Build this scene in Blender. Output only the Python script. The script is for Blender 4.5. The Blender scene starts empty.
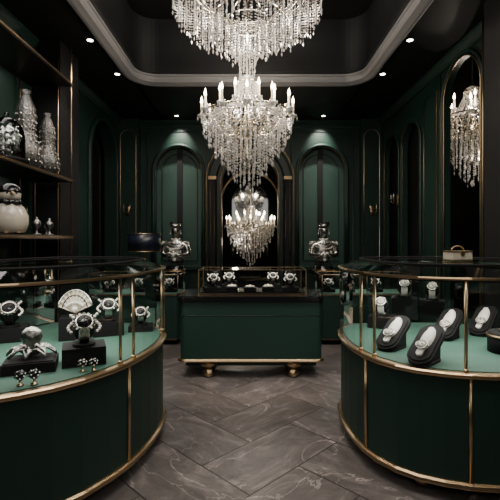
import bpy, math, random
from mathutils import Matrix, Vector
random.seed(7)
F=416.7; H=1.45
pi=math.pi
# ---------------------------------------------------------------- materials
def mat(name,col,rough=.5,metal=0,emis=None,es=0,bump=0,bscale=20,var=0,coat=0,spec=.5):
    m=bpy.data.materials.new(name); m.use_nodes=True
    nt=m.node_tree; b=nt.nodes["Principled BSDF"]
    b.inputs["Base Color"].default_value=(*col,1)
    b.inputs["Roughness"].default_value=rough
    b.inputs["Metallic"].default_value=metal
    b.inputs["Coat Weight"].default_value=coat
    b.inputs["Specular IOR Level"].default_value=spec
    if emis:
        b.inputs["Emission Color"].default_value=(*emis,1); b.inputs["Emission Strength"].default_value=es
    tc=nt.nodes.new("ShaderNodeTexCoord")
    if bump:
        n=nt.nodes.new("ShaderNodeTexNoise"); n.inputs["Scale"].default_value=bscale; n.inputs["Detail"].default_value=4
        bp=nt.nodes.new("ShaderNodeBump"); bp.inputs["Strength"].default_value=bump; bp.inputs["Distance"].default_value=.01
        nt.links.new(tc.outputs["Object"],n.inputs["Vector"]); nt.links.new(n.outputs["Fac"],bp.inputs["Height"])
        nt.links.new(bp.outputs["Normal"],b.inputs["Normal"])
    if var:
        n=nt.nodes.new("ShaderNodeTexNoise"); n.inputs["Scale"].default_value=1.7; n.inputs["Detail"].default_value=5
        mx=nt.nodes.new("ShaderNodeMix"); mx.data_type='RGBA'
        mx.inputs[6].default_value=(*[c*(1-var) for c in col],1); mx.inputs[7].default_value=(*[c*(1+var) for c in col],1)
        nt.links.new(tc.outputs["Object"],n.inputs["Vector"]); nt.links.new(n.outputs["Fac"],mx.inputs[0])
        nt.links.new(mx.outputs[2],b.inputs["Base Color"])
    return m
GREEN=mat("green_lacquer",(.0085,.027,.021),.45,var=.15,bump=.05,spec=.35)
GREEN2=mat("green_panel",(.015,.046,.035),.5,var=.15)
DGREEN=mat("green_cabinet",(.009,.029,.022),.45,var=.1,spec=.35)
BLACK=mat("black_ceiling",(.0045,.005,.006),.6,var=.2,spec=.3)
BLK=mat("black_velvet",(.004,.004,.0045),.75,bump=.1,bscale=200,spec=.2)
BLKG=mat("black_gloss",(.006,.006,.007),.15,var=.1)
GOLD=mat("brass",(.50,.36,.21),.28,1,bump=.03,bscale=60)
CHAMP=mat("champagne_metal",(.62,.56,.46),.25,1,bump=.03,bscale=60)
DGOLD=mat("antique_brass",(.25,.18,.105),.35,1,bump=.05,bscale=60)
SILVER=mat("aged_silver",(.56,.54,.51),.25,1,bump=.4,bscale=45)
DSILVER=mat("dark_silver",(.28,.27,.26),.28,1,bump=.6,bscale=45)
WHITE=mat("white_satin",(.62,.59,.54),.4,bump=.1)
CREAM=mat("cream_glaze",(.50,.45,.37),.25,coat=.5,var=.1)
PLAST=mat("plaster_moulding",(.14,.14,.147),.5,var=.05)
VELVET=mat("green_velvet",(.030,.092,.066),.8,bump=.1,bscale=150)
WAX=mat("candle_wax",(.85,.8,.68),.5,emis=(1,.72,.45),es=.5,var=.02)
FLAME=mat("candle_flame",(1,.8,.5),.5,emis=(1,.76,.5),es=30)
BULB=mat("downlight_bulb",(1,1,1),.5,emis=(1,.93,.82),es=14)
MIRR=mat("smoked_mirror",(.12,.125,.125),.04,1,var=.1)
NAVY=mat("navy_shade",(.006,.009,.02),.35,bump=.05)
PEARL=mat("pearl",(.65,.61,.55),.15,coat=1,var=.03)
WOOD=mat("dark_wood",(.010,.008,.007),.35,var=.4)
def nodemat(name):
    m=bpy.data.materials.new(name); m.use_nodes=True; nt=m.node_tree
    for n in list(nt.nodes): nt.nodes.remove(n)
    o=nt.nodes.new("ShaderNodeOutputMaterial"); return m,nt,o
def glassmat():
    m,nt,o=nodemat("display_glass")
    t=nt.nodes.new("ShaderNodeBsdfTransparent"); t.inputs[0].default_value=(.93,.96,.95,1)
    g=nt.nodes.new("ShaderNodeBsdfGlossy"); g.inputs["Roughness"].default_value=.03
    f=nt.nodes.new("ShaderNodeFresnel"); f.inputs[0].default_value=1.5
    x=nt.nodes.new("ShaderNodeMixShader")
    nt.links.new(f.outputs[0],x.inputs[0]); nt.links.new(t.outputs[0],x.inputs[1]); nt.links.new(g.outputs[0],x.inputs[2]); nt.links.new(x.outputs[0],o.inputs[0])
    return m
GLASS=glassmat()
def crystalmat():
    m,nt,o=nodemat("cut_crystal")
    g=nt.nodes.new("ShaderNodeBsdfGlossy"); g.inputs["Roughness"].default_value=.12; g.inputs[0].default_value=(.97,.96,.95,1)
    d=nt.nodes.new("ShaderNodeBsdfDiffuse"); d.inputs[0].default_value=(.86,.85,.83,1)
    t=nt.nodes.new("ShaderNodeBsdfTransparent"); t.inputs[0].default_value=(.95,.95,.95,1)
    a=nt.nodes.new("ShaderNodeMixShader"); a.inputs[0].default_value=.4
    b=nt.nodes.new("ShaderNodeMixShader"); b.inputs[0].default_value=.48
    nt.links.new(d.outputs[0],a.inputs[1]); nt.links.new(t.outputs[0],a.inputs[2])
    nt.links.new(a.outputs[0],b.inputs[1]); nt.links.new(g.outputs[0],b.inputs[2]); nt.links.new(b.outputs[0],o.inputs[0])
    return m
CRYS=crystalmat()
def floormat():
    m,nt,o=nodemat("herringbone_marble")
    L=nt.links
    def mth(op,a,b=None,c=None):
        n=nt.nodes.new("ShaderNodeMath"); n.operation=op
        for i,v in enumerate((a,b,c)):
            if v is None: continue
            if isinstance(v,(int,float)): n.inputs[i].default_value=v
            else: L.new(v,n.inputs[i])
        return n.outputs[0]
    tc=nt.nodes.new("ShaderNodeTexCoord"); s=nt.nodes.new("ShaderNodeSeparateXYZ"); L.new(tc.outputs["Object"],s.inputs[0])
    w=.44; q=.70710678/w
    u=mth('ADD',mth('MULTIPLY',mth('ADD',s.outputs[0],s.outputs[1]),q),40.2)
    v=mth('ADD',mth('MULTIPLY',mth('SUBTRACT',s.outputs[1],s.outputs[0]),q),40.2)
    i=mth('FLOOR',u); j=mth('FLOOR',v)
    t=mth('FLOORED_MODULO',mth('SUBTRACT',i,j),4)
    isv=mth('GREATER_THAN',t,1.5)            # plank direction flag
    ish=mth('SUBTRACT',1,isv)
    t2=mth('LESS_THAN',mth('ABSOLUTE',mth('SUBTRACT',t,2)),.5)
    oi=mth('SUBTRACT',i,mth('MULTIPLY',ish,t))      # plank origin cell
    oj=mth('SUBTRACT',j,t2)
    lu=mth('SUBTRACT',u,oi); lv=mth('SUBTRACT',v,oj)
    al=mth('ADD',mth('MULTIPLY',ish,lu),mth('MULTIPLY',isv,lv))   # 0..2 along
    ac=mth('ADD',mth('MULTIPLY',ish,lv),mth('MULTIPLY',isv,lu))   # 0..1 across
    cb=nt.nodes.new("ShaderNodeCombineXYZ"); L.new(oi,cb.inputs[0]); L.new(oj,cb.inputs[1]); L.new(isv,cb.inputs[2])
    wn=nt.nodes.new("ShaderNodeTexWhiteNoise"); wn.noise_dimensions='3D'; L.new(cb.outputs[0],wn.inputs[0])
    rnd=wn.outputs["Value"]
    c2=nt.nodes.new("ShaderNodeCombineXYZ"); L.new(mth('MULTIPLY',al,.55),c2.inputs[0]); L.new(mth('MULTIPLY',ac,1.1),c2.inputs[1]); L.new(mth('MULTIPLY',rnd,30),c2.inputs[2])
    n=nt.nodes.new("ShaderNodeTexNoise"); n.inputs["Scale"].default_value=2.0; n.inputs["Detail"].default_value=10; n.inputs["Roughness"].default_value=.72; n.inputs["Distortion"].default_value=1.3
    L.new(c2.outputs[0],n.inputs["Vector"])
    r=nt.nodes.new("ShaderNodeValToRGB"); L.new(n.outputs["Fac"],r.inputs[0])
    e=r.color_ramp.elements; e[0].position=.3; e[0].color=(.055,.048,.046,1); e[1].position=.72; e[1].color=(.21,.185,.176,1)
    x=e.new(.52); x.color=(.104,.091,.087,1)
    n2=nt.nodes.new("ShaderNodeTexNoise"); n2.inputs["Scale"].default_value=1.0; n2.inputs["Detail"].default_value=6; n2.inputs["Distortion"].default_value=.8
    L.new(c2.outputs[0],n2.inputs["Vector"])
    vein=mth('LESS_THAN',mth('ABSOLUTE',mth('SUBTRACT',n2.outputs["Fac"],.5)),.005)
    br=mth('MULTIPLY_ADD',rnd,.5,.72)
    e1=mth('LESS_THAN',mth('MINIMUM',al,mth('SUBTRACT',2,al)),.011); e2=mth('LESS_THAN',mth('MINIMUM',ac,mth('SUBTRACT',1,ac)),.011)
    seam=mth('MAXIMUM',e1,e2)
    k=mth('MULTIPLY',br,mth('SUBTRACT',1,mth('MULTIPLY',seam,.75)))
    k=mth('MULTIPLY',k,mth('ADD',1,mth('MULTIPLY',vein,1.0)))
    vm=nt.nodes.new("ShaderNodeVectorMath"); vm.operation='SCALE'; L.new(r.outputs[0],vm.inputs[0]); L.new(k,vm.inputs[3])
    b=nt.nodes.new("ShaderNodeBsdfPrincipled"); L.new(vm.outputs[0],b.inputs["Base Color"]); 
    L.new(mth('MULTIPLY_ADD',n.outputs["Fac"],.25,.2),b.inputs["Roughness"]); L.new(b.outputs[0],o.inputs[0])
    return m
FLOOR=floormat()
# ---------------------------------------------------------------- mesh builder
def chaikin(p,n=2,closed=True):
    for _ in range(n):
        q=[]; N=len(p)
        for i in range(N if closed else N-1):
            a=p[i]; b=p[(i+1)%N]
            q.append((a[0]*.75+b[0]*.25,a[1]*.75+b[1]*.25)); q.append((a[0]*.25+b[0]*.75,a[1]*.25+b[1]*.75))
        p=q
    return p
def ccw(p):
    A=sum(p[i][0]*p[(i+1)%len(p)][1]-p[(i+1)%len(p)][0]*p[i][1] for i in range(len(p)))
    return p if A>0 else p[::-1]
def offset(p,d,closed=True):
    q=[];N=len(p)
    for i in range(N):
        a=Vector(p[(i-1)%N]) if (closed or i>0) else None
        c=Vector(p[(i+1)%N]) if (closed or i<N-1) else None
        b=Vector(p[i])
        t1=(b-a).normalized() if a is not None else (c-b).normalized()
        t2=(c-b).normalized() if c is not None else t1
        n1=Vector((t1.y,-t1.x)); n2=Vector((t2.y,-t2.x)); n=(n1+n2)
        if n.length<1e-6: n=n1
        n.normalize(); k=max(.35,n.dot(n1))
        q.append(tuple(b+n*d/k))
    return q
class MB:
    def __init__(s): s.v=[];s.f=[];s.mi=[];s.sm=[];s.T=Matrix()
    def raw(s,v,f,mi=0,sm=False):
        o=len(s.v); s.v+= [tuple(s.T@Vector(x)) for x in v]
        for a in f: s.f.append([i+o for i in a]); s.mi.append(mi); s.sm.append(sm)
    def box(s,c,d,mi=0):
        x,y,z=c;a,b,e=d[0]/2,d[1]/2,d[2]/2
        v=[(x+i*a,y+j*b,z+k*e) for i in(-1,1) for j in(-1,1) for k in(-1,1)]
        s.raw(v,[(0,1,3,2),(4,6,7,5),(0,4,5,1),(2,3,7,6),(0,2,6,4),(1,5,7,3)],mi)
    def hexa(s,v,mi=0): s.raw(v,[(0,1,3,2),(4,6,7,5),(0,4,5,1),(2,3,7,6),(0,2,6,4),(1,5,7,3)],mi)
    def lathe(s,prof,seg=24,mi=0,c=(0,0,0),sx=1,sy=1,sm=True,rib=0,ribn=0):
        v=[]
        for r,z in prof:
            for i in range(seg):
                a=2*pi*i/seg; rr=r*(1+rib*math.cos(a*ribn)) if rib else r
                v.append((c[0]+rr*math.cos(a)*sx,c[1]+rr*math.sin(a)*sy,c[2]+z))
        f=[]
        for j in range(len(prof)-1):
            for i in range(seg):
                f.append((j*seg+i,j*seg+(i+1)%seg,(j+1)*seg+(i+1)%seg,(j+1)*seg+i))
        if prof[0][0]>1e-4: f.append(tuple(range(seg))[::-1])
        if prof[-1][0]>1e-4: f.append(tuple((len(prof)-1)*seg+i for i in range(seg)))
        s.raw(v,f,mi,sm)
    def sphere(s,c,r,mi=0,seg=12,sc=(1,1,1)):
        n=max(5,seg//2)
        s.lathe([(max(1e-5,r*math.sin(pi*i/n)),-r*math.cos(pi*i/n)*sc[2]) for i in range(n+1)],seg,mi,c,sc[0],sc[1])
    def octa(s,c,r,h=None,mi=0):
        h=h or r; x,y,z=c
        v=[(x+r,y,z),(x,y+r,z),(x-r,y,z),(x,y-r,z),(x,y,z+h),(x,y,z-h)]
        s.raw(v,[(0,1,4),(1,2,4),(2,3,4),(3,0,4),(1,0,5),(2,1,5),(3,2,5),(0,3,5)],mi)
    def tube(s,pts,r,mi=0,seg=8,closed=False,sm=True):
        P=[Vector(p) for p in pts];N=len(P); R=r if isinstance(r,(list,tuple)) else [r]*N
        v=[];up=None
        for i in range(N):
            a=P[(i-1)%N] if(closed or i>0) else P[i]; b=P[(i+1)%N] if (closed or i<N-1) else P[i]
            t=(b-a).normalized()
            if up is None:
                up=Vector((0,0,1)) if abs(t.z)<.9 else Vector((0,1,0))
            u=(up-t*up.dot(t)); 
            if u.length<1e-4: u=t.orthogonal()
            u.normalize(); up=u; w=t.cross(u)
            for k in range(seg):
                an=2*pi*(k+.5)/seg; v.append(tuple(P[i]+(u*math.cos(an)+w*math.sin(an))*R[i]))
        f=[]
        for j in range(N if closed else N-1):
            jn=(j+1)%N
            for i in range(seg): f.append((j*seg+i,j*seg+(i+1)%seg,jn*seg+(i+1)%seg,jn*seg+i))
        if not closed: f.append(tuple(range(seg))[::-1]); f.append(tuple((N-1)*seg+i for i in range(seg)))
        s.raw(v,f,mi,sm)
    def sweep(s,path,prof,mi=0,closed=True,sm=False,z=0):
        rings=[offset(path,o,closed) for o,_ in prof]; N=len(path); K=len(prof); v=[]
        for i in range(N):
            for k in range(K): v.append((rings[k][i][0],rings[k][i][1],z+prof[k][1]))
        f=[]
        for i in range(N if closed else N-1):
            n=(i+1)%N
            for k in range(K): f.append((i*K+k,n*K+k,n*K+(k+1)%K,i*K+(k+1)%K))
        s.raw(v,f,mi,sm)
    def prism(s,path,z0,z1,mi=0,top=True,bot=True,sm=False,top_path=None):
        N=len(path); tp=top_path or path
        v=[(x,y,z0) for x,y in path]+[(x,y,z1) for x,y in tp]
        s.raw(v,[(i,(i+1)%N,N+(i+1)%N,N+i) for i in range(N)],mi,sm)
        if top: s.raw([(x,y,z1) for x,y in tp],[tuple(range(N))],mi)
        if bot: s.raw([(x,y,z0) for x,y in path],[tuple(range(N))[::-1]],mi)
    def obj(s,name,mats,loc=(0,0,0),rz=0,sc=1,bevel=0):
        me=bpy.data.meshes.new(name); me.from_pydata(s.v,[],s.f)
        for m in mats: me.materials.append(m)
        me.polygons.foreach_set("material_index",s.mi); me.polygons.foreach_set("use_smooth",s.sm); me.update()
        o=bpy.data.objects.new(name,me); bpy.context.collection.objects.link(o)
        o.location=loc; o.rotation_euler=(0,0,rz); o.scale=(sc,)*3
        if bevel:
            b=o.modifiers.new("bevel",'BEVEL'); b.width=bevel; b.segments=2; b.limit_method='ANGLE'
        return o
def rect(x0,x1,y0,y1): return [(x0,y0),(x1,y0),(x1,y1),(x0,y1)]
def rrect(x0,x1,y0,y1,r,n=6):
    p=[]
    for cx,cy,a0 in((x1-r,y0+r,-pi/2),(x1-r,y1-r,0),(x0+r,y1-r,pi/2),(x0+r,y0+r,pi)):
        for i in range(n+1):
            a=a0+pi/2*i/n; p.append((cx+r*math.cos(a),cy+r*math.sin(a)))
    return p
# ---------------------------------------------------------------- room shell
WX=2.45; YB=7.9; ZC=3.7; YF=-1.6
back=lambda u,d,z:(u,YB+d,z)
left=lambda u,d,z:(-WX-d,u,z)
right=lambda u,d,z:(WX+d,u,z)
def archz(u,a):
    cx,hw,zt,zb=a; zs=zt-hw; t=min(1,abs(u-cx)/hw); return zs+hw*math.sqrt(max(0,1-t*t))
def wall(name,Pm,u0,u1,z0,z1,arches,th,m):
    b=MB()
    def seg(ua,ub,za0,za1,zb0,zb1):
        b.hexa([Pm(ua,0,za0),Pm(ua,0,za1),Pm(ua,th,za0),Pm(ua,th,za1),Pm(ub,0,zb0),Pm(ub,0,zb1),Pm(ub,th,zb0),Pm(ub,th,zb1)])
    cur=u0
    for a in sorted(arches):
        cx,hw,zt,zb=a
        seg(cur,cx-hw,z0,z1,z0,z1)
        N=28; us=[cx-hw*math.cos(pi*i/N) for i in range(N+1)]
        for i in range(N): seg(us[i],us[i+1],archz(us[i],a),z1,archz(us[i+1],a),z1)
        if zb>z0: seg(cx-hw,cx+hw,z0,zb,z0,zb)
        cur=cx+hw
    seg(cur,u1,z0,z1,z0,z1)
    return b.obj(name,[m])
def archpts(Pm,cx,hw,zt,zb,d,close=False,n=24):
    zs=zt-hw; p=[Pm(cx-hw,d,zb),Pm(cx-hw,d,(zb+zs)/2)]
    p+=[Pm(cx-hw*math.cos(pi*i/n),d,zs+hw*math.sin(pi*i/n)) for i in range(n+1)]
    p+=[Pm(cx+hw,d,(zb+zs)/2),Pm(cx+hw,d,zb)]
    return p
BA=[(-1.355,.44,3.21,.95),(0,.53,3.08,0),(1.365,.44,3.21,.95)]
wall("wall_back",back,-WX-.3,WX+.3,0,4.6,BA,.14,GREEN)
LA=[(6.98,.62,3.42,0)]
wall("wall_left",left,YF,YB,0,4.6,LA,.2,GREEN)
RA=[(4.82,.42,3.56,.55),(6.33,.33,3.22,.0),(7.2,.33,3.22,.0)]
wall("wall_right",right,YF,YB,0,4.6,RA,.07,GREEN)
b=MB(); b.box((0,YF-.1,2.3),(2*WX+.4,.2,4.6)); b.obj("wall_front",[GREEN])
b=MB(); b.box((.6,4.3,-.05),(8,12.6,.1)); b.obj("floor",[FLOOR])
# ceiling with tray opening
TR=rrect(-1.62,1.62,-.6,5.95,.32,8)
b=MB()
b.box((-2.1,3.1,ZC+.05),(.96,9.6,.1)); b.box((2.1,3.1,ZC+.05),(.96,9.6,.1))
b.box((0,6.93,ZC+.05),(3.3,1.96,.1)); b.box((0,-1.1,ZC+.05),(3.3,1.0,.1))
for sx,sy in((1,1),(-1,1)):   # rounded corner fillers
    cx,cy=sx*(1.62-.32),5.95-.32; n=8
    pts=[(cx+sx*.32*math.cos(pi/2*i/n),cy+.32*math.sin(pi/2*i/n)) for i in range(n+1)]+[(sx*1.62,5.95)]
    b.prism(ccw(pts),ZC,ZC+.1,0)
b.sweep(TR,[(0,.05),(.05,.05),(.05,.9),(0,.9)],0,z=ZC)
b.box((0,2.7,4.63),(3.5,7,.06))
b.obj("ceiling",[BLACK])
b=MB()
b.sweep(TR,[(.09,-.0),(.09,-.022),(.07,-.035),(.04,-.03),(.015,-.015),(-.015,0),(-.03,.035),(-.03,.07),(-.045,.08),(-.045,.10),(0,.10),(0,0)],0,z=ZC,sm=False)
b.sweep(TR,[(-.045,.10),(-.06,.12),(-.06,.15),(0,.15),(0,.10)],1,z=ZC)
b.obj("trim_1",[PLAST,BLACK])
b=MB()   # crown cornice at walls
b.sweep(rect(-WX,WX,YF,YB),[(0,-.12),(-.02,-.12),(-.03,-.09),(-.06,-.05),(-.08,-.03),(-.08,0),(0,0)],0,z=ZC)
b.obj("trim_2",[GREEN])
# niche backings + alcoves
b=MB()
for a in (BA[0],BA[2]): b.box((a[0],YB+.17,2.1),(1.1,.06,2.5))
b.obj("wall_niche",[GREEN2])
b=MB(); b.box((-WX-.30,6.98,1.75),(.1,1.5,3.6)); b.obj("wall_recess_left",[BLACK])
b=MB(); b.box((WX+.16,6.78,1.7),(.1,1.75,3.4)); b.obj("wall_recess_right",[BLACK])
b=MB() # back alcove, added to hold a chandelier in place of the mirror reflection
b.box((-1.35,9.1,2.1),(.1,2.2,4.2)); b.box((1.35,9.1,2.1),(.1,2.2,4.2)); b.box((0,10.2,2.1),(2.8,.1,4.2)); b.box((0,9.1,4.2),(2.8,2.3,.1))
b.obj("wall_reflection_alcove",[BLACK])
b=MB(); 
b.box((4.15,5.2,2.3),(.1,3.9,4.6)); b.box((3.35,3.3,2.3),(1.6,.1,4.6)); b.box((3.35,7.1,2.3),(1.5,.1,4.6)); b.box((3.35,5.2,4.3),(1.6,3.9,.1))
b.obj("wall_reflection_side_alcove",[BLACK])  # side alcove, added to stage what the arched wall mirror would reflect
# trims: gold arches and mouldings
tn=[3]
def trim(b,mats):
    o=b.obj("trim_%d"%tn[0],mats); tn[0]+=1; return o
b=MB()
for a in (BA[0],BA[2]):
    cx,hw,zt,zb=a
    b.tube(archpts(back,cx,hw+.035,zt+.035,zb-.02,-.012),.035,0,8)
    b.tube(archpts(back,cx,hw-.005,zt-.005,zb,-.02),.005,1,6)
    b.tube(archpts(back,cx,hw-.10,zt-.10,zb+.10,.135)+[back(cx-hw+.10,.135,zb+.10)],.012,0,6)
    b.box((cx,YB-.03,zb-.03),(1.02,.10,.06),0)
    b.tube([back(cx-hw-.15,-.012,zb-.12),back(cx-hw-.15,-.012,3.5),back(cx+hw+.15,-.012,3.5),back(cx+hw+.15,-.012,zb-.12)],.012,0,6,True)
trim(b,[GREEN,DGOLD])
b=MB()
b.tube(archpts(back,0,.83,3.42,0,-.02),.013,0,8)
b.tube(archpts(back,0,.78,3.36,0,-.02),.010,1,8)
b.tube(archpts(back,0,.64,3.20,0,-.03),.020,1,8)
b.tube(archpts(back,0,.55,3.10,0,-.03),.012,0,8)
for s in(-1,1):
    b.box((s*.71,YB-.03,1.35),(.11,.06,2.5),1)
    for k in (-.04,.04): b.tube([(s*.71+k,YB-.065,.2),(s*.71+k,YB-.065,2.58)],.004,0,6)
    b.box((s*.71,YB-.045,2.62),(.15,.09,.06),0)
trim(b,[DGOLD,BLACK])
# corner piers with gold outlined panels
for s in (-1,1):
    b=MB(); cx=s*2.26
    b.box((cx,YB-.08,ZC/2),(.38,.16,ZC),0)
    P=lambda u,d,z:(u,YB-.165+d,z)
    hw=.145; zt=3.5
    b.tube(archpts(P,cx,hw,zt,1.0,-.004)+[P(cx-hw,-.004,1.0)],.008,1,6)
    b.box((cx,YB-.09,.08),(.42,.2,.16),0)
    trim(b,[GREEN,GOLD])
# side wall trims
b=MB()
a=LA[0]
b.tube(archpts(left,a[0],a[1]+.04,a[2]+.04,0,-.015),.04,0,8)
b.tube(archpts(left,a[0],a[1]-.12,a[2]-.12,.15,.245),.012,0,6)
trim(b,[GREEN,DGOLD])
b=MB()
for i,a in enumerate(RA):
    b.tube(archpts(right,a[0],a[1]+.05,a[2]+.04,a[3],-.015),.022 if i==0 else .02,0,8)
    b.tube(archpts(right,a[0],a[1]-.0,a[2]-.0,a[3],-.015),.012 if i==0 else .004,1,6)
    if i==0: 
        b.tube(archpts(right,a[0],a[1]+.11,a[2]+.08,a[3]-.05,-.01),.006,1,6)
        b.box((WX-.05,a[0],a[3]-.03),(.14,1.05,.06),0)
trim(b,[GREEN,DGOLD])
b=MB()
for (u0,u1) in ((5.45,5.85),):
    b.tube([right(u0,-.01,.3),right(u0,-.01,3.4),right(u1,-.01,3.4),right(u1,-.01,.3)],.006,0,6,True)
trim(b,[DGOLD])
# pilasters
b=MB()
b.box((-2.30,4.95,ZC/2),(.32,.5,ZC),0)
b.box((-2.30,2.2,ZC/2),(.32,.4,ZC),0)
b.tube([(-2.42,4.69,.2),(-2.42,4.69,3.6)],.008,1,6); b.tube([(-2.16,4.69,.2),(-2.16,4.69,3.6)],.008,1,6)
trim(b,[BLACK,DGOLD])
b=MB(); b.box((2.34,3.75,ZC/2),(.24,.42,ZC),0)
b.tube([(2.215,3.965,.2),(2.215,3.965,3.6)],.008,1,6); b.tube([(2.44,5.34,.1),(2.44,5.34,3.6)],.006,1,6)
b.tube([(2.215,3.6,.2),(2.215,3.6,3.6)],.010,1,6)
trim(b,[BLACK,DGOLD])
# baseboards
b=MB(); b.box((-1.48,YB-.02,.09),(1.9,.04,.18)); b.box((1.48,YB-.02,.09),(1.9,.04,.18)); b.obj("baseboard_back",[BLACK])
b=MB(); b.box((-WX+.02,2.4,.09),(.04,7.9,.18)); b.obj("baseboard_left",[BLACK])
b=MB(); b.box((WX-.02,2.2,.09),(.04,7.5,.18)); b.obj("baseboard_right",[BLACK])
# framed mirrors in the alcoves
b=MB()
P=lambda u,d,z:(u,10.1+d,z)
N=24; hw=.7; zt=3.1; pts=archpts(P,0,hw,zt,.5,0)
b.raw(pts,[tuple(range(len(pts)))[::-1]],0)
b.tube(archpts(P,0,hw,zt,.5,-.01)+[P(-hw,-.01,.5)],.04,1,8)
b.obj("arched_mirror",[MIRR,DGOLD])
b=MB()
P=lambda u,d,z:(4.08-d,u,z)
pts=archpts(P,5.9,.8,3.5,.6,0); b.raw(pts,[tuple(range(len(pts)))],0)
b.tube(archpts(P,5.9,.8,3.5,.6,.0)+[P(5.1,0,.6)],.03,1,8)
b.obj("arched_mirror",[MIRR,DGOLD])
# ---------------------------------------------------------------- chandelier
def chandelier(name,loc,sc,upper,dens=1.0,top=None):
    b=MB()   # local z=0 is bottom tip
    def strand(x,y,z0,z1,r=.0095,sp=.031):
        L=z0-z1; n=max(1,int(L/sp))
        for i in range(n):
            q=r*random.uniform(.65,1.2); b.octa((x+random.uniform(-.002,.002),y+random.uniform(-.002,.002),z0-i*sp),q,q*1.25,0)
        b.octa((x,y,z0-n*sp-.018),r*1.2,.030,0)
    def ring(rad,z0,z1,sp=.052,jit=.03,**k):
        n=int(2*pi*rad/sp*dens)
        for i in range(n):
            a=2*pi*i/n; strand(rad*math.cos(a),rad*math.sin(a),z0,z1+random.uniform(-jit,jit)+(.04*math.cos(a*12)),**k)
    def hoop(rad,z,t=.006): b.tube([(rad*math.cos(2*pi*i/36),rad*math.sin(2*pi*i/36),z) for i in range(36)],t,1,6,True)
    def swag(r0,z0,r1,z1,a,pw=2.2,n=22,r=.010):
        for i in range(n+1):
            t=i/n; rr=r0+(r1-r0)*t; zz=z1+(z0-z1)*(1-t)**pw
            b.octa((rr*math.cos(a),rr*math.sin(a),zz),r,r*1.2,0)
    def hswag(rad,z,a0,a1,sag,n=10,r=.0095):
        for i in range(n+1):
            t=i/n; a=a0+(a1-a0)*t; b.octa((rad*math.cos(a),rad*math.sin(a),z-sag*4*t*(1-t)),r,r*1.2,0)
    if top is None: top=2.6
    # stem
    b.lathe([(.012,.25),(.05,.3),(.07,.42),(.03,.5),(.05,.62),(.09,.72),(.05,.82),(.02,.9),(.03,1.05),(.06,1.15),(.02,1.22),(.012,1.3),(.012,top)],12,1)
    # lower cascade
    for rad,z0,z1 in((.49,.84,.68),(.43,.80,.54),(.36,.76,.44),(.29,.72,.34),(.22,.66,.24),(.15,.55,.14),(.08,.45,.05)):
        ring(rad,z0,z1); hoop(rad,z0+.01,.005)
    b.octa((0,0,.02),.03,.05,0)
    hoop(.50,.85,.008)
    for k in range(12):
        a0=2*pi*k/12; a1=2*pi*(k+1)/12; hswag(.51,.86,a0,a1,.13); hswag(.40,.86,a0,a1,.16)
        # arms
        c,s_=math.cos(a0),math.sin(a0); P=[]
        for i in range(11):
            t=i/10; r=.06+.45*t; z=.70-.10*math.sin(pi*min(1,t*1.25))+.22*t**2
            P.append((r*c,r*s_,z))
        b.tube(P,.009,1,6)
        X,Y=.51*c,.51*s_
        b.lathe([(.004,.80),(.035,.83),(.048,.85),(.045,.855),(.014,.85),(.014,.88)],10,0,(X,Y,0))
        b.lathe([(.012,.86),(.012,.98)],8,2,(X,Y,0)); b.lathe([(.001,.975),(.015,1.0),(.013,1.02),(.0005,1.065)],8,3,(X,Y,0))
        for q in range(3):
            an=a0+q*2.1; b.octa((X+.045*math.cos(an),Y+.045*math.sin(an),.815),.010,.03,0)
    for k in range(8):
        a0=2*pi*(k+.5)/8; c,s_=math.cos(a0),math.sin(a0)
        b.tube([((.05+.27*t)*c,(.05+.27*t)*s_,.80-.06*math.sin(pi*t)+.15*t) for t in [i/8 for i in range(9)]],.008,1,6)
        X,Y=.32*c,.32*s_
        b.lathe([(.004,.92),(.03,.95),(.04,.965),(.012,.965),(.012,.985)],10,0,(X,Y,0))
        b.lathe([(.012,.97),(.012,1.08)],8,2,(X,Y,0)); b.lathe([(.001,1.075),(.015,1.10),(.013,1.12),(.0005,1.165)],8,3,(X,Y,0))
    # tent
    n=int(30*dens)
    for k in range(n): swag(.09,1.20,.42,.86,2*pi*k/n,2.8)
    for k in range(n//2): swag(.08,1.20,.24,.86,2*pi*k/n*2,2)
    hoop(.10,1.22,.008); ring(.10,1.22,1.08,sp=.04)
    b.lathe([(.02,1.20),(.08,1.22),(.09,1.26),(.03,1.30)],14,0)
    if upper:
        ring(.085,1.58,1.30,sp=.035); ring(.045,1.58,1.34,sp=.04); hoop(.085,1.59)
        for rad,z0,z1 in((.82,2.22,1.98),(.76,2.22,1.90),(.68,2.22,1.84),(.59,2.20,1.78),(.50,2.15,1.72),(.41,2.10,1.68),(.32,2.0,1.63),(.23,1.9,1.56),(.15,1.8,1.5)):
            ring(rad,z0,z1,sp=.066,jit=.05); hoop(rad,z0+.01,.005)
        for k in range(16):
            hswag(.84,2.24,2*pi*k/16,2*pi*(k+1)/16,.12,12)
            a=2*pi*k/16; b.tube([(.02*math.cos(a),.02*math.sin(a),2.3),(.83*math.cos(a),.83*math.sin(a),2.23)],.008,1,6)
        b.lathe([(.10,2.56),(.16,2.60),(.16,2.62)],16,1)
    else:
        b.lathe([(.03,top-.06),(.08,top-.02),(.08,top)],12,1)
    return b.obj(name,[CRYS,CHAMP,WAX,FLAME],loc,0,sc)
chandelier("chandelier",(-.03,4.65,1.99),1,True)
chandelier("chandelier",(.01,8.75,.92),.98,False,.8,(4.15-.92)/.98)  # stands in for the chandelier reflected in the centre mirror
chandelier("chandelier",(3.20,6.0,2.24),1.1,False,.8,(4.25-2.24)/1.1)  # stands in for the chandelier reflected in the right wall mirror
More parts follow.
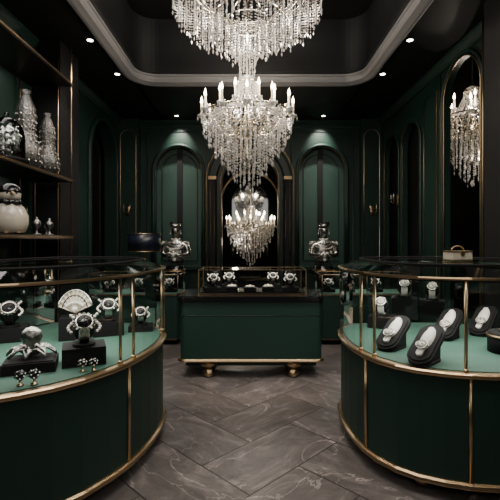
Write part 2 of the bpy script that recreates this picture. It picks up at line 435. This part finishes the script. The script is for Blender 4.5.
# ---------------------------------------------------------------- display cases
ZT=.71;ZB=.1;ZG=1.235
def case(name,ctrl,posts,straps,feet):
    p=ccw(chaikin(ctrl,1)); b=MB()
    b.prism(offset(p,-.012),ZB,ZT,0,sm=False)
    b.sweep(p,[(-.03,0),(.012,0),(.016,.010),(.016,.020),(.008,.028),(-.03,.028)],1,z=ZT-.021)
    b.sweep(p,[(-.03,0),(.012,0),(.018,.010),(.014,.026),(.0,.034),(-.03,.034)],1,z=ZB-.02)
    b.prism(offset(p,-.03),ZT,ZT+.012,2)
    b.prism(p,ZT+.012,ZG,4,top=False,bot=False)
    b.sweep(p,[(-.012,0),(.008,0),(.010,.008),(.008,.016),(-.012,.016)],1,z=ZG-.008)
    q=offset(p,-.16)
    b.prism(offset(p,-.012),ZG+.008,ZG+.065,4,top=True,bot=False,top_path=q)
    b.tube([(x,y,ZG+.067) for x,y in q],.009,3,8,True)
    b.sweep(offset(p,-.03),[(-.035,0),(0,0),(0,.016),(-.035,.016)],3,z=ZG-.02)
    for x,y in posts:
        b.tube([(x,y,ZT),(x,y,ZG)],.009,1,8)
        b.lathe([(.016,0),(.016,.012),(.011,.02)],10,1,(x,y,ZT+.01))
    for x,y in straps:
        i=min(range(len(p)),key=lambda k:(p[k][0]-x)**2+(p[k][1]-y)**2)
        X,Y=offset(p,-.008)[i]; b.tube([(X,Y,ZB),(X,Y,ZT)],.011,1,8)
    pf=offset(p,-.10)
    for x,y in feet:
        i=min(range(len(pf)),key=lambda k:(pf[k][0]-x)**2+(pf[k][1]-y)**2); X,Y=pf[i]
        b.lathe([(.018,0),(.036,.012),(.045,.04),(.036,.066),(.022,.075),(.036,.085),(.036,.10)],16,1,(X,Y,0))
    return b.obj(name,[DGREEN,GOLD,VELVET,BLK,GLASS]),p
RC=[(2.1,2.24),(1.4,2.26),(1.15,2.29),(.90,2.41),(.755,2.62),(.70,2.9),(.695,3.2),(.75,3.5),(.95,3.7),(2.1,3.7)]
LC=[(-1.95,1.62),(-1.5,1.78),(-1.17,1.95),(-.93,2.14),(-.745,2.45),(-.67,2.75),(-.645,3.05),(-.68,3.35),(-.85,3.6),(-1.1,3.7),(-1.95,3.7)]
case("glass_display_case",RC,[(.782,2.62),(.735,2.76),(1.19,2.295)],[(.741,2.69),(1.21,2.28)],[(.74,2.72),(1.5,2.3),(.80,3.5),(2,3.6),(2,2.3),(.95,2.42)])
case("glass_display_case",LC,[(-.765,2.46),(-.722,2.58),(-.71,3.35),(-1.62,1.76)],[(-.73,2.525),(-1.2,1.94)],[(-.70,2.8),(-1.6,1.75),(-.9,3.6),(-1.9,3.6),(-.95,2.2)])
# ---------------------------------------------------------------- watches and stands
def stadium(w,l,n=8):
    r=w/2; p=[(r*math.cos(pi*i/n),l/2-r+r*math.sin(pi*i/n)) for i in range(n+1)]
    p+=[(-r*math.cos(pi*i/n),-l/2+r-r*math.sin(pi*i/n)) for i in range(n+1)]
    return p
def dial(b,M,r,ms,mg,mk):
    old=b.T; b.T=old@M
    b.lathe([(r*.9,0),(r,.004),(r,.012),(r*.9,.017),(r*.86,.014)],24,mg)
    b.lathe([(r*.87,.0142),(r*.001,.0145)],24,ms)
    for k in range(12):
        a=pi/6*k; b.box((r*.72*math.cos(a),r*.72*math.sin(a),.0155),(.003,.003,.002),mk)
    b.box((0,r*.25,.0165),(.003,r*.5,.002),mk); b.box((r*.18,0,.0168),(r*.36,.003,.002),mk)
    b.lathe([(.004,0),(.004,.008)],8,mg,(r+.003,0,.003))
    b.T=old
def tongue_stand(name,loc,rz,s=1,tilt=32):
    b=MB()
    M=Matrix.Translation((0,.02,.115))@Matrix.Rotation(math.radians(tilt),4,'X')
    b.T=M
    b.prism(stadium(.17,.38),-.020,.008,0,sm=False); b.prism(stadium(.14,.34),.008,.018,0)
    b.sphere((0,.03,.014),.044,1,18,(1.0,2.6,.6))
    b.prism(stadium(.040,.27),.018,.034,2)
    dial(b,Matrix.Translation((0,-.055,.038)),.040,2,3,0)
    b.T=Matrix()
    b.hexa([(-.05,-.02,0),(-.05,-.02,.06),(-.05,.13,0),(-.05,.13,.15),(.05,-.02,0),(.05,-.02,.06),(.05,.13,0),(.05,.13,.15)],0)
    b.prism(stadium(.14,.28),0,.012,0)
    return b.obj(name,[BLK,WHITE,WHITE,SILVER],loc,rz,s)
def cuff_watch(name,loc,rz,s=1,strap=None,plinth=0,pillow=None,gems=0):
    b=MB(); strap=strap or WHITE; pillow=pillow or BLK
    if plinth: b.box((0,0,plinth/2),(.17,.14,plinth),3)
    b.T=Matrix.Translation((0,0,plinth))
    b.prism(stadium(.09,.13),0,.012,3)
    R=.052
    b.sphere((0,.005,.065),.046,4,16,(1.0,.9,1.1))
    pts=[(0,R*math.cos(a)*1.0,.068+R*1.05*math.sin(a)) for a in [2*pi*i/32 for i in range(32)]]
    for off in (-.016,-.008,0,.008,.016): b.tube([(off,y,zz) for _,y,zz in pts],.0055,1,6,True)
    M=Matrix.Translation((0,-.040,.098))@Matrix.Rotation(math.radians(48),4,'X')
    dial(b,M,.036,2,0,3)
    if gems:
        old=b.T; b.T=old@M
        for k in range(16):
            a=2*pi*k/16; b.octa((.041*math.cos(a),.041*math.sin(a),.010),.007,.009,0)
        for k in range(9):
            for sx in(-1,1): b.sphere((sx*(.05+.012*math.sin(k*.8)),-.04+k*.01,.0),.007,5,6)
        b.T=old
    b.T=Matrix()
    return b.obj(name,[SILVER,strap,BLKG if strap!=WHITE else WHITE,BLK,pillow,PEARL],loc,rz,s)
def octopus(loc,rz,s):
    b=MB(); b.box((0,0,.025),(.24,.18,.05),1); b.box((0,0,.053),(.22,.16,.006),1)
    z0=.056
    b.lathe([(.030,.012),(.042,.03),(.036,.05),(.044,.075),(.052,.10),(.045,.13),(.025,.148),(.001,.154)],20,0,(0,.02,z0),1,.85)
    for sx in(-1,1):
        b.sphere((sx*.028,-.016,z0+.062),.012,2,8); b.sphere((sx*.028,-.027,z0+.062),.006,1,6)
    for k in range(8):
        a=2*pi*(k+.5)/8; pts=[];rr=[]
        for i in range(22):
            t=i/21
            if t<.6: r=.03+.10*t/.6; z=.022+.03*math.sin(pi*t/.6)-.008*t/.6; an=a+.35*math.sin(t*4)
            else:
                u=(t-.6)/.4; r=.13-.022*(1-math.cos(u*4.6)); z=.014+.028*math.sin(u*4.6*.5)**2*1.3; an=a+.35*math.sin(t*4)+.12*math.sin(u*4.6)
            pts.append((r*math.cos(an)*.9,.02+r*math.sin(an)*.7,z0+max(z,.012))); rr.append(.0125*(1-.75*t))
        b.tube(pts,rr,0,8)
        for i in range(2,20,3): x,y,z=pts[i]; b.sphere((x,y,z+rr[i]),.0045,2,6)
    b.obj("octopus_brooch",[DSILVER,BLK,PEARL,BLKG],loc,rz,s)
def shell(loc,rz,s,h):
    b=MB(); b.box((0,0,h/2),(.15,.13,h),1)
    b.T=Matrix.Translation((0,.0,h+.006))@Matrix.Rotation(math.radians(-14),4,'X')
    n=54; J=10; v=[]; f=[]
    for side in(-1,1):
        o=len(v)
        for j in range(J+1):
            t=j/J
            for i in range(n+1):
                a=-1.25+2.5*i/n; r=.125*t*(1+.03*math.cos(i*2*pi/6))
                bulge=(.038*math.sin(pi*min(1,t*.95))*math.cos(a*.9)+.006*math.cos(i*2*pi/6)*t)*side
                v.append((r*math.sin(a)*.72,bulge*1.0,.01+r*math.cos(a)))
        for j in range(J):
            for i in range(n): f.append((o+j*(n+1)+i,o+j*(n+1)+i+1,o+(j+1)*(n+1)+i+1,o+(j+1)*(n+1)+i))
    b.raw(v,f,0,True)
    for rr,mi,rad in((.127,2,.005),(.095,3,.0035)):
        b.tube([(rr*math.sin(a)*.72,-.026*math.cos(a)*(1 if rr<.12 else .25)-.006,.01+rr*math.cos(a)) for a in [-1.25+2.5*i/20 for i in range(21)]],rad,mi,6)
    for k in range(9):
        a=-1.1+2.2*k/8; b.sphere((.045*math.sin(a),-.036,.035+.03*math.cos(a)),.009,4,8)
    b.sphere((0,-.03,.03),.018,4,12)
    b.T=Matrix()
    b.prism([(x,y) for x,y in stadium(.07,.10)],h,h+.014,2)
    b.obj("shell_brooch",[CREAM,BLK,SILVER,BLKG,PEARL],loc,rz,s)
def dp(px,py,z):  # world point on a horizontal plane of height z
    D=(H-z)*F/(py-240); return ((px-250)/F*D,D,z)
zd=ZT+.0125
tongue_stand("watch_stand",dp(425,362,zd),-.8,.90); tongue_stand("watch_stand",dp(392,348,zd),-.8,.90)
tongue_stand("watch_stand",dp(447,338,zd),-.8,.92); tongue_stand("watch_stand",dp(482,334,zd),-.8,.9)
cuff_watch("wristwatch",dp(382,327,zd),-.5,1.2,WHITE,.08); cuff_watch("wristwatch",dp(404,318,zd),-.3,1.3,WHITE,.15)
cuff_watch("wristwatch",dp(432,316,zd),-.4,1.3,WHITE,.12)
octopus(dp(31,369,zd),.35,1.12)
cuff_watch("wristwatch",dp(84,362,zd),.4,1.40,SILVER,.075,gems=1)
shell(dp(75,338,zd),.3,1.35,.12)
cuff_watch("wristwatch",dp(108,334,zd),.4,1.3,SILVER,.08,gems=1)
cuff_watch("wristwatch",dp(141,330,zd),.2,1.1,SILVER,.04,gems=1)
cuff_watch("wristwatch",dp(10,340,zd),.4,1.4,BLK,.07,gems=1)
b=MB(); b.lathe([(.13,0),(.13,.12),(.12,.13)],32,0); b.lathe([(.135,.10),(.14,.105),(.135,.115)],32,1)
for rr in(.05,.06): b.tube([(rr*math.cos(a),rr*math.sin(a),.138) for a in [2*pi*i/28 for i in range(28)]],.008,1,8,True)
b.obj("bangle_display",[BLK,DGOLD],dp(510,352,zd))
def cufflink(loc,s=1):
    b=MB()
    for sx in(-1,1):
        b.lathe([(.012,0),(.012,.004),(.004,.008),(.004,.02),(.012,.024)],12,1,(sx*.022,0,0))
        b.sphere((sx*.022,0,.036),.016,0,12)
        for k in range(14):
            a=k*2.4; z=-1+2*(k+.5)/14; r=math.sqrt(1-z*z); b.octa((sx*.022+.016*r*math.cos(a),.016*r*math.sin(a),.036+.016*z),.005,.005,2)
    b.obj("cufflinks",[BLKG,GOLD,DSILVER],loc,.3,s)
cufflink(dp(27,385,zd),1.45); cufflink(dp(88,371,zd),1.3)
# ---------------------------------------------------------------- centre counter
b=MB(); cp=rrect(-.735,.755,4.36,5.0,.05,5)
b.prism(cp,.2,.80,0)
b.sweep(cp,[(-.03,0),(.02,0),(.028,.012),(.02,.03),(-.03,.03)],1,z=.175)
b.sweep(cp,[(-.02,0),(.004,0),(.004,.006),(-.02,.006)],2,z=.797)
b.prism(offset(cp,-.06),.12,.2,0)
b.prism(offset(cp,.025),.805,.85,2); b.prism(offset(cp,.012),.85,.862,2)
b.tube([(-.735,4.358,.66),(.755,4.358,.66)],.003,2,6)
for x in(-.44,.46):
    for y in(4.44,4.92):
        b.lathe([(.03,0),(.055,.012),(.065,.045),(.05,.08),(.028,.092),(.062,.105),(.085,.125),(.085,.15),(.05,.175)],20,1,(x,y,0))
b.obj("sales_counter",[DGREEN,GOLD,BLKG],bevel=.003)
b=MB(); x0,x1,y0,y1,z0,z1=-.55,.60,4.46,4.90,.862,1.13
b.box(((x0+x1)/2,(y0+y1)/2,z0+.012),(x1-x0,y1-y0,.024),1); b.box(((x0+x1)/2,(y0+y1)/2,z0+.028),(x1-x0-.03,y1-y0-.03,.008),2)
for x in(x0,x1):
    for y in(y0,y1): b.box((x,y,(z0+z1)/2),(.010,.010,z1-z0),0)
for y in(y0,y1):
    for z in(z0+.01,z1): b.box(((x0+x1)/2,y,z),(x1-x0,.008,.008),0)
for x in(x0,x1): b.box((x,(y0+y1)/2,z1),(.008,y1-y0,.008),0)
b.raw([(x0,y0,z0),(x1,y0,z0),(x1,y0,z1),(x0,y0,z1)],[(0,1,2,3)],3); b.raw([(x0,y1,z0),(x1,y1,z0),(x1,y1,z1),(x0,y1,z1)],[(0,1,2,3)],3)
b.raw([(x0,y0,z1),(x1,y0,z1),(x1,y1,z1),(x0,y1,z1)],[(0,1,2,3)],3)
b.raw([(x0,y0,z0),(x0,y1,z0),(x0,y1,z1),(x0,y0,z1)],[(0,1,2,3)],3); b.raw([(x1,y0,z0),(x1,y1,z0),(x1,y1,z1),(x1,y0,z1)],[(0,1,2,3)],3)
b.obj("glass_vitrine",[DGOLD,BLK,BLKG,GLASS])
zc=.8945
for i,x in enumerate((-.42,-.2,.0,.2,.45)):
    if i in(0,4): cuff_watch("wristwatch",(x,4.66,zc),.3-.1*i,1.1,SILVER,.03,gems=1)
    else:
        b=MB(); b.box((0,0,.02),(.13,.12,.04),0)
        for k in range(18): a=2*pi*k/18; b.sphere((.042*math.cos(a),.035*math.sin(a),.048),.009,1,8)
        b.octa((0,-.01,.055),.02,.016,2); b.obj("pearl_bracelet",[BLK,PEARL,GOLD],(x,4.56+.06*(i%2),zc))
for x in(-.24,.26): cuff_watch("wristwatch",(x,4.80,zc),.05,1.0,SILVER,.05,gems=1)
# ---------------------------------------------------------------- back cabinets
def cabinet(x0,x1,y0,y1):
    b=MB(); p=ccw(rrect(x0,x1,y0,y1,.06,4))
    b.prism(offset(p,-.05),0,.08,2); b.prism(p,.08,.68,0)
    b.sweep(p,[(-.02,0),(.012,0),(.012,.018),(-.02,.018)],1,z=.68); b.sweep(p,[(-.02,0),(.014,0),(.014,.018),(-.02,.018)],1,z=.07)
    b.prism(offset(p,-.02),.68,.705,3); b.prism(p,.70,.97,4,top=True,bot=False)
    b.tube([(x,y,.97) for x,y in p],.007,1,6,True)
    for x,y in((x0+.02,y0+.02),(x1-.02,y0+.02),((x0+x1)/2,y0)): b.tube([(x,y,.7),(x,y,.97)],.006,1,6)
    b.obj("display_cabinet",[DGREEN,DGOLD,BLK,VELVET,GLASS])
cabinet(-2.25,-.98,5.75,6.35); cabinet(.98,2.25,5.75,6.35)
for x in(-2.0,-1.6,-1.15,1.12,1.4,1.8): cuff_watch("wristwatch",(x,6.0,.7055),0,1.1,SILVER,.04,gems=1)
# lamp
b=MB()
b.lathe([(.09,0),(.09,.012),(.03,.03),(.012,.05),(.012,.14),(.03,.17),(.012,.2),(.008,.4)],20,1)
b.lathe([(.225,.30),(.235,.30),(.235,.56),(.225,.56),(.225,.30)],40,0); b.lathe([(.237,.30),(.24,.305),(.237,.312)],40,1); b.lathe([(.237,.55),(.24,.556),(.237,.562)],40,1)
for k in range(3):
    a=2*pi*k/3; b.tube([(0,0,.4),(.226*math.cos(a),.226*math.sin(a),.4)],.004,1,6)
b.sphere((0,0,.42),.03,2,12)
b.obj("table_lamp",[NAVY,GOLD,CREAM],(-1.53,6.05,.982))
# ---------------------------------------------------------------- busts on pedestals
def bust(x,y):
    b=MB()
    b.lathe([(.20,0),(.20,.06),(.15,.10),(.12,.2),(.10,.5),(.09,.75),(.12,.88),(.17,.95),(.17,.98),(.14,1.0),(.15,1.03)],28,0,rib=.03,ribn=14)
    b.lathe([(.21,.055),(.215,.065),(.2,.07)],28,1); b.lathe([(.175,.95),(.18,.96),(.17,.975)],28,1)
    b.obj("pedestal",[BLKG,DGOLD],(x,y,0))
    em=bpy.data.objects.new("bust_sculpture",None); bpy.context.collection.objects.link(em); em.location=(x,y,1.045)
    V=[(0,0,.01),(0,.0,.14),(0,.0,.25),(0,.0,.345),(0,-.005,.40),(0,-.012,.455),(0,-.008,.51),(-.085,0,.275),(.085,0,.275),(-.145,0,.25),(.145,0,.25),(-.165,-.02,.13),(.165,-.02,.13),(-.08,-.12,.12),(.08,-.12,.12),(-.02,-.14,.15),(.02,-.14,.15)]
    R=[(.10,.085),(.085,.075),(.115,.075),(.036,.036),(.050,.055),(.066,.072),(.042,.045),(.06,.055),(.06,.055),(.052,.05),(.052,.05),(.04,.04),(.04,.04),(.028,.028),(.028,.028),(.024,.02),(.024,.02)]
    E=[(0,1),(1,2),(2,3),(3,4),(4,5),(5,6),(2,7),(2,8),(7,9),(8,10),(9,11),(10,12),(11,13),(12,14),(13,15),(14,16)]
    me=bpy.data.meshes.new("figure"); me.from_pydata(V,E,[]); me.materials.append(SILVER)
    o=bpy.data.objects.new("figure",me); bpy.context.collection.objects.link(o); o.parent=em
    sk=o.modifiers.new("skin",'SKIN'); sk.use_smooth_shade=True
    for i,d in enumerate(me.skin_vertices[0].data): d.radius=R[i]; d.use_root=(i==0)
    ss=o.modifiers.new("sub",'SUBSURF'); ss.levels=2; ss.render_levels=2
    b=MB()
    b.sphere((0,-.086,.445),.012,0,8,(.8,1.2,1.6))
    for s in(-1,1):
        b.sphere((s*.024,-.076,.462),.009,1,8,(1.3,.6,.8)); b.sphere((s*.066,-.008,.448),.014,0,8,(.5,.8,1.3)); b.octa((s*.07,-.01,.415),.009,.02,3)
    b.sphere((0,-.078,.415),.012,1,8,(1.4,.5,.5))
    b.lathe([(.060,0),(.066,.0),(.070,.03),(.062,.03),(.060,0)],24,4,(0,-.008,.500))
    for k in range(9):
        a=2*pi*k/9; b.octa((.066*math.cos(a),-.008+.066*math.sin(a),.545),.013,.030,4)
    for q,(rx,ry,z,dz) in enumerate(((.055,.05,.345,.01),(.085,.08,.33,.05),(.11,.09,.31,.09))):
        for k in range(26):
            a=2*pi*k/26; b.sphere((rx*math.cos(a),ry*math.sin(a)-.012*q,z-dz*(.5-.5*math.sin(a))-.005*q),.008,3 if q!=1 else 1,6)
    rnd=random.Random(3)
    for s in(-1,1):
        for k in range(14):
            b.sphere((s*(.135+rnd.uniform(-.03,.04)),rnd.uniform(-.05,.04),.285+rnd.uniform(-.02,.02)),rnd.uniform(.010,.018),rnd.choice((0,3)),7)
    for k in range(24):
        a=rnd.uniform(0,2*pi); r=rnd.uniform(0,.11)
        X,Z=r*math.cos(a)*1.1,.14+r*math.sin(a)*.75; cx=rnd.uniform(.014,.022); mi=rnd.choice((0,3,3,4))
        b.sphere((X,-.13+r*.35,Z),cx,mi,8,(1,.7,1))
        for q in range(5):
            an=2*pi*q/5; b.sphere((X+cx*.8*math.cos(an),-.135+r*.35,Z+cx*.8*math.sin(an)),cx*.45,mi,6,(1,.5,1))
    for k in range(40):
        a=2*pi*k/20; b.octa((.105*math.cos(a),.09*math.sin(a),.02+.04*(k//20)),.010,.015,rnd.choice((0,4)))
    d=b.obj("ornaments",[DSILVER,BLKG,DGOLD,PEARL,SILVER]); d.parent=em
    em.scale=(1.24,)*3
bust(-1.22,6.85); bust(1.21,6.85)
# ---------------------------------------------------------------- wall sconces
def sconce(loc,rz=0):
    b=MB()
    b.lathe([(.03,-.09),(.045,-.05),(.03,0),(.045,.05),(.02,.1)],12,0,(0,.0,0),1,.35)
    for s in(-1,1):
        b.tube([(0,-.01,-.02),(s*.03,-.06,-.05),(s*.06,-.08,-.02),(s*.06,-.08,.02)],.006,0,6)
        b.lathe([(.005,.015),(.022,.03),(.02,.035)],10,0,(s*.06,-.08,0)); b.lathe([(.009,.03),(.009,.09)],8,1,(s*.06,-.08,0)); b.lathe([(.001,.09),(.008,.10),(.0005,.125)],8,2,(s*.06,-.08,0))
    b.obj("wall_sconce",[GOLD,CREAM,DGOLD],loc,rz)
sconce((-2.26,YB-.175,2.0)); sconce((2.26,YB-.175,2.0)); sconce((2.40,5.62+1.17,2.1),-pi/2)
# ---------------------------------------------------------------- left shelves
b=MB()
for z in(2.13,1.50,3.2): b.box((-2.21,3.55,z-.02),(.46,2.2,.04),0); b.box((-1.975,3.55,z-.02),(.008,2.2,.02),1)
for y in(2.46,4.64):
    b.tube([(-1.99,y,1.3),(-1.99,y,3.6)],.008,1,8)
b.tube([(-2.40,3.9,1.3),(-2.40,3.9,3.6)],.010,1,8)
b.tube([(-2.40,4.35,1.3),(-2.40,4.35,3.6)],.010,1,8)
b.obj("display_shelf",[WOOD,DGOLD])
VASE=mat("hammered_vase",(.13,.125,.12),.3,.8,bump=1.0,bscale=70)
def gourd(loc,s):
    b=MB(); b.lathe([(.05,0),(.085,.02),(.105,.08),(.10,.15),(.07,.22),(.06,.28),(.068,.36),(.062,.44),(.04,.50),(.025,.54),(.035,.57),(.028,.57),(.02,.54)],40,0,rib=.05,ribn=14)
    for k in range(9):
        for j in range(14):
            a=2*pi*(j+.5*(k%2))/14; r=(.103,.106,.102,.085,.070,.063,.068,.069,.060)[k]; b.octa((r*math.cos(a),r*math.sin(a),.05+k*.048),.008,.012,1)
    b.obj("beaded_vase",[VASE,SILVER],loc,0,s)
gourd((-2.15,4.00,2.131),1.32); gourd((-2.10,4.32,2.131),1.1)
b=MB(); b.lathe([(.15,0),(.16,.02),(.14,.03)],32,0); b.lathe([(.13,.03),(.13,.2),(.115,.27),(.08,.32),(.03,.345),(.012,.35),(.02,.37),(.001,.385)],32,1)
for k in range(120):
    a=random.uniform(0,2*pi); z=random.uniform(.04,.26); r=random.uniform(.02,.11)*(1-max(0,z-.1)*1.5); b.octa((r*math.cos(a),r*math.sin(a),z),random.uniform(.012,.024),random.uniform(.015,.03),random.choice((2,3)))
b.obj("glass_cloche",[BLK,GLASS,DSILVER,CRYS],(-2.14,3.66,2.131),0,1.15)
# penguin figurine
b=MB()
b.lathe([(.08,0),(.125,.02),(.15,.09),(.148,.16),(.12,.23),(.085,.27),(.07,.29)],32,0)
b.lathe([(.088,.262),(.094,.275),(.09,.295),(.075,.31)],32,1)
b.lathe([(.07,.29),(.088,.33),(.09,.37),(.07,.41),(.035,.435),(.001,.44)],28,0)
b.lathe([(.093,.365),(.092,.385),(.073,.417),(.038,.442),(.001,.448)],28,1)
b2=[(0,-.085,.365),(0,-.115,.355),(0,-.14,.34)]; b.tube(b2,[.02,.014,.003],2,8)
for s in(-1,1):
    b.sphere((s*.035,-.078,.360),.010,3,8)
    b.sphere((s*.135,.02,.16),.05,1,12,(.35,.9,1.9)); b.sphere((s*.05,-.09,.013),.04,2,10,(1,1.3,.3))
    b.sphere((s*.04,-.10,.275),.03,1,8,(1.3,.5,.8))
b.obj("penguin_figurine",[CREAM,BLKG,DGOLD,BLK],(-2.12,3.68,1.501),.7,1.0)
def finial(loc,s):
    b=MB(); b.lathe([(.05,0),(.05,.01),(.015,.02),(.012,.06),(.04,.09),(.05,.12),(.04,.15),(.012,.17),(.018,.185),(.001,.2)],18,0); b.obj("perfume_bottle",[DSILVER],loc,0,s)
finial((-2.1,4.1,1.501),.9); finial((-2.08,4.32,1.501),.9); finial((-2.2,4.5,1.501),.7)
# gold jewellery box on right case lid
b=MB(); b.box((0,0,.035),(.16,.10,.05),0); b.box((0,0,.066),(.165,.105,.012),1); b.box((0,-.053,.05),(.03,.008,.03),1); b.box((0,0,.005),(.165,.105,.01),1)
b.tube([(.05*math.cos(a),0,.070+.035*math.sin(a)) for a in [pi*i/12 for i in range(13)]],.005,1,6)
b.obj("jewelry_box",[CREAM,GOLD],(1.47,2.95,ZG+.068),.2,1,.004)
# ---------------------------------------------------------------- lights
def aim(o,t): o.rotation_euler=(Vector(t)-o.location).to_track_quat('-Z','Y').to_euler()
def spot(loc,tgt,e,ang=60,col=(1,.9,.78),blend=.6,r=.03):
    l=bpy.data.lights.new("downlight_accent_lamp",'SPOT'); l.energy=e; l.spot_size=math.radians(ang); l.spot_blend=blend; l.color=col; l.shadow_soft_size=r
    o=bpy.data.objects.new("downlight_accent_lamp",l); bpy.context.collection.objects.link(o); o.location=loc; aim(o,tgt)
def area(loc,tgt,e,sx,sy,col=(1,.93,.85),n="fill_lamp"):
    l=bpy.data.lights.new(n,'AREA'); l.shape='RECTANGLE'; l.size=sx; l.size_y=sy; l.energy=e; l.color=col
    o=bpy.data.objects.new(n,l); bpy.context.collection.objects.link(o); o.location=loc; aim(o,tgt)
def point(loc,e,r=.05,col=(1,.87,.72)):
    l=bpy.data.lights.new("candle_lamp",'POINT'); l.energy=e; l.color=col; l.shadow_soft_size=r
    o=bpy.data.objects.new("candle_lamp",l); bpy.context.collection.objects.link(o); o.location=loc
def fixture(x,y):
    b=MB(); b.lathe([(.036,-.001),(.046,-.008),(.05,.0)],20,0); b.lathe([(.032,-.003),(.001,-.003)],20,1); b.obj("recessed_downlight",[BLKG,BULB],(x,y,ZC))
for s in(-1,1):
    for y in(1.2,2.45,3.6,4.69,5.65):
        fixture(s*1.80,y); spot((s*1.80,y,ZC-.02),(s*1.7,y+.1,0),75,70)
    fixture(s*1.33,7.55); spot((s*1.33,7.60,ZC-.02),(s*1.33,7.9,3.2),110,70,blend=1)
    spot((s*1.33,7.5,ZC-.02),(s*1.33,7.85,1.2),120,50,blend=1)
for s in(-1,1): spot((s*1.3,6.0,ZC-.03),(s*1.22,6.85,1.4),170,22)  # accent spots added to brighten the busts, no fixture
spot((-.9,3.0,4.5),(0,4.6,.8),140,30); spot((.9,3.0,4.5),(0,4.6,.8),140,30)  # accent spots added in the tray to light the counter, no fixture
area((0,2.2,4.5),(0,2.6,0),150,2.4,3.0)  # soft fill added in the tray, not a visible lamp
area((0,-1.3,3.0),(0,5,1.0),30,3,1.2)  # fill added behind the camera for the faces turned to it
for k in range(4):
    a=pi/4+pi/2*k; point((-.03+.35*math.cos(a),4.65+.35*math.sin(a),3.1),15)
point((-.03,4.65,2.35),9); point((-.03,4.65,3.75),18,.1)
for k in range(4):
    a=pi/4+pi/2*k; point((-.03+.5*math.cos(a),4.65+.5*math.sin(a),4.3),16)
spot((-.5,3.4,4.46),(-.03,4.65,2.7),50,40); spot((.5,3.4,4.46),(-.03,4.65,2.7),50,40)  # spots in the tray aimed at the chandelier, no fixture built
point((.25,8.35,2.2),12); point((-.3,8.4,1.4),6); point((2.95,5.5,3.3),20); point((3.0,5.6,2.5),8)
# LED strips inside cases
area((1.5,2.75,ZG-.03),(1.5,2.75,0),11,1.0,.5,n="case_led_lamp"); area((1.0,3.1,ZG-.03),(1.0,3.1,0),5,.3,.6,n="case_led_lamp")
area((-1.35,2.6,ZG-.03),(-1.35,2.6,0),11,.9,.5,n="case_led_lamp"); area((-.95,2.9,ZG-.03),(-.95,2.9,0),5,.3,.7,n="case_led_lamp")
area((0,4.68,1.12),(0,4.68,0),3,1.0,.2,n="case_led_lamp")
area((-1.6,6.05,.95),(-1.6,6.05,0),2.5,1.0,.3,n="case_led_lamp"); area((1.6,6.05,.95),(1.6,6.05,0),2.5,1.0,.3,n="case_led_lamp")
# shelf picture lights
area((-2.2,3.7,3.14),(-2.2,3.7,0),3.5,.2,1.2,n="shelf_led_lamp"); area((-2.2,3.7,2.08),(-2.2,3.7,0),2,.2,1.2,n="shelf_led_lamp")
w=bpy.data.worlds.new("world"); bpy.context.scene.world=w; w.use_nodes=True
w.node_tree.nodes["Background"].inputs[0].default_value=(.5,.55,.6,1); w.node_tree.nodes["Background"].inputs[1].default_value=.01
cam=bpy.data.cameras.new("camera"); co=bpy.data.objects.new("camera",cam); bpy.context.collection.objects.link(co)
co.location=(0,0,H); co.rotation_euler=(pi/2,0,0); cam.lens=30; cam.sensor_width=36; cam.shift_y=-10/500; cam.clip_start=.05
bpy.context.scene.camera=co
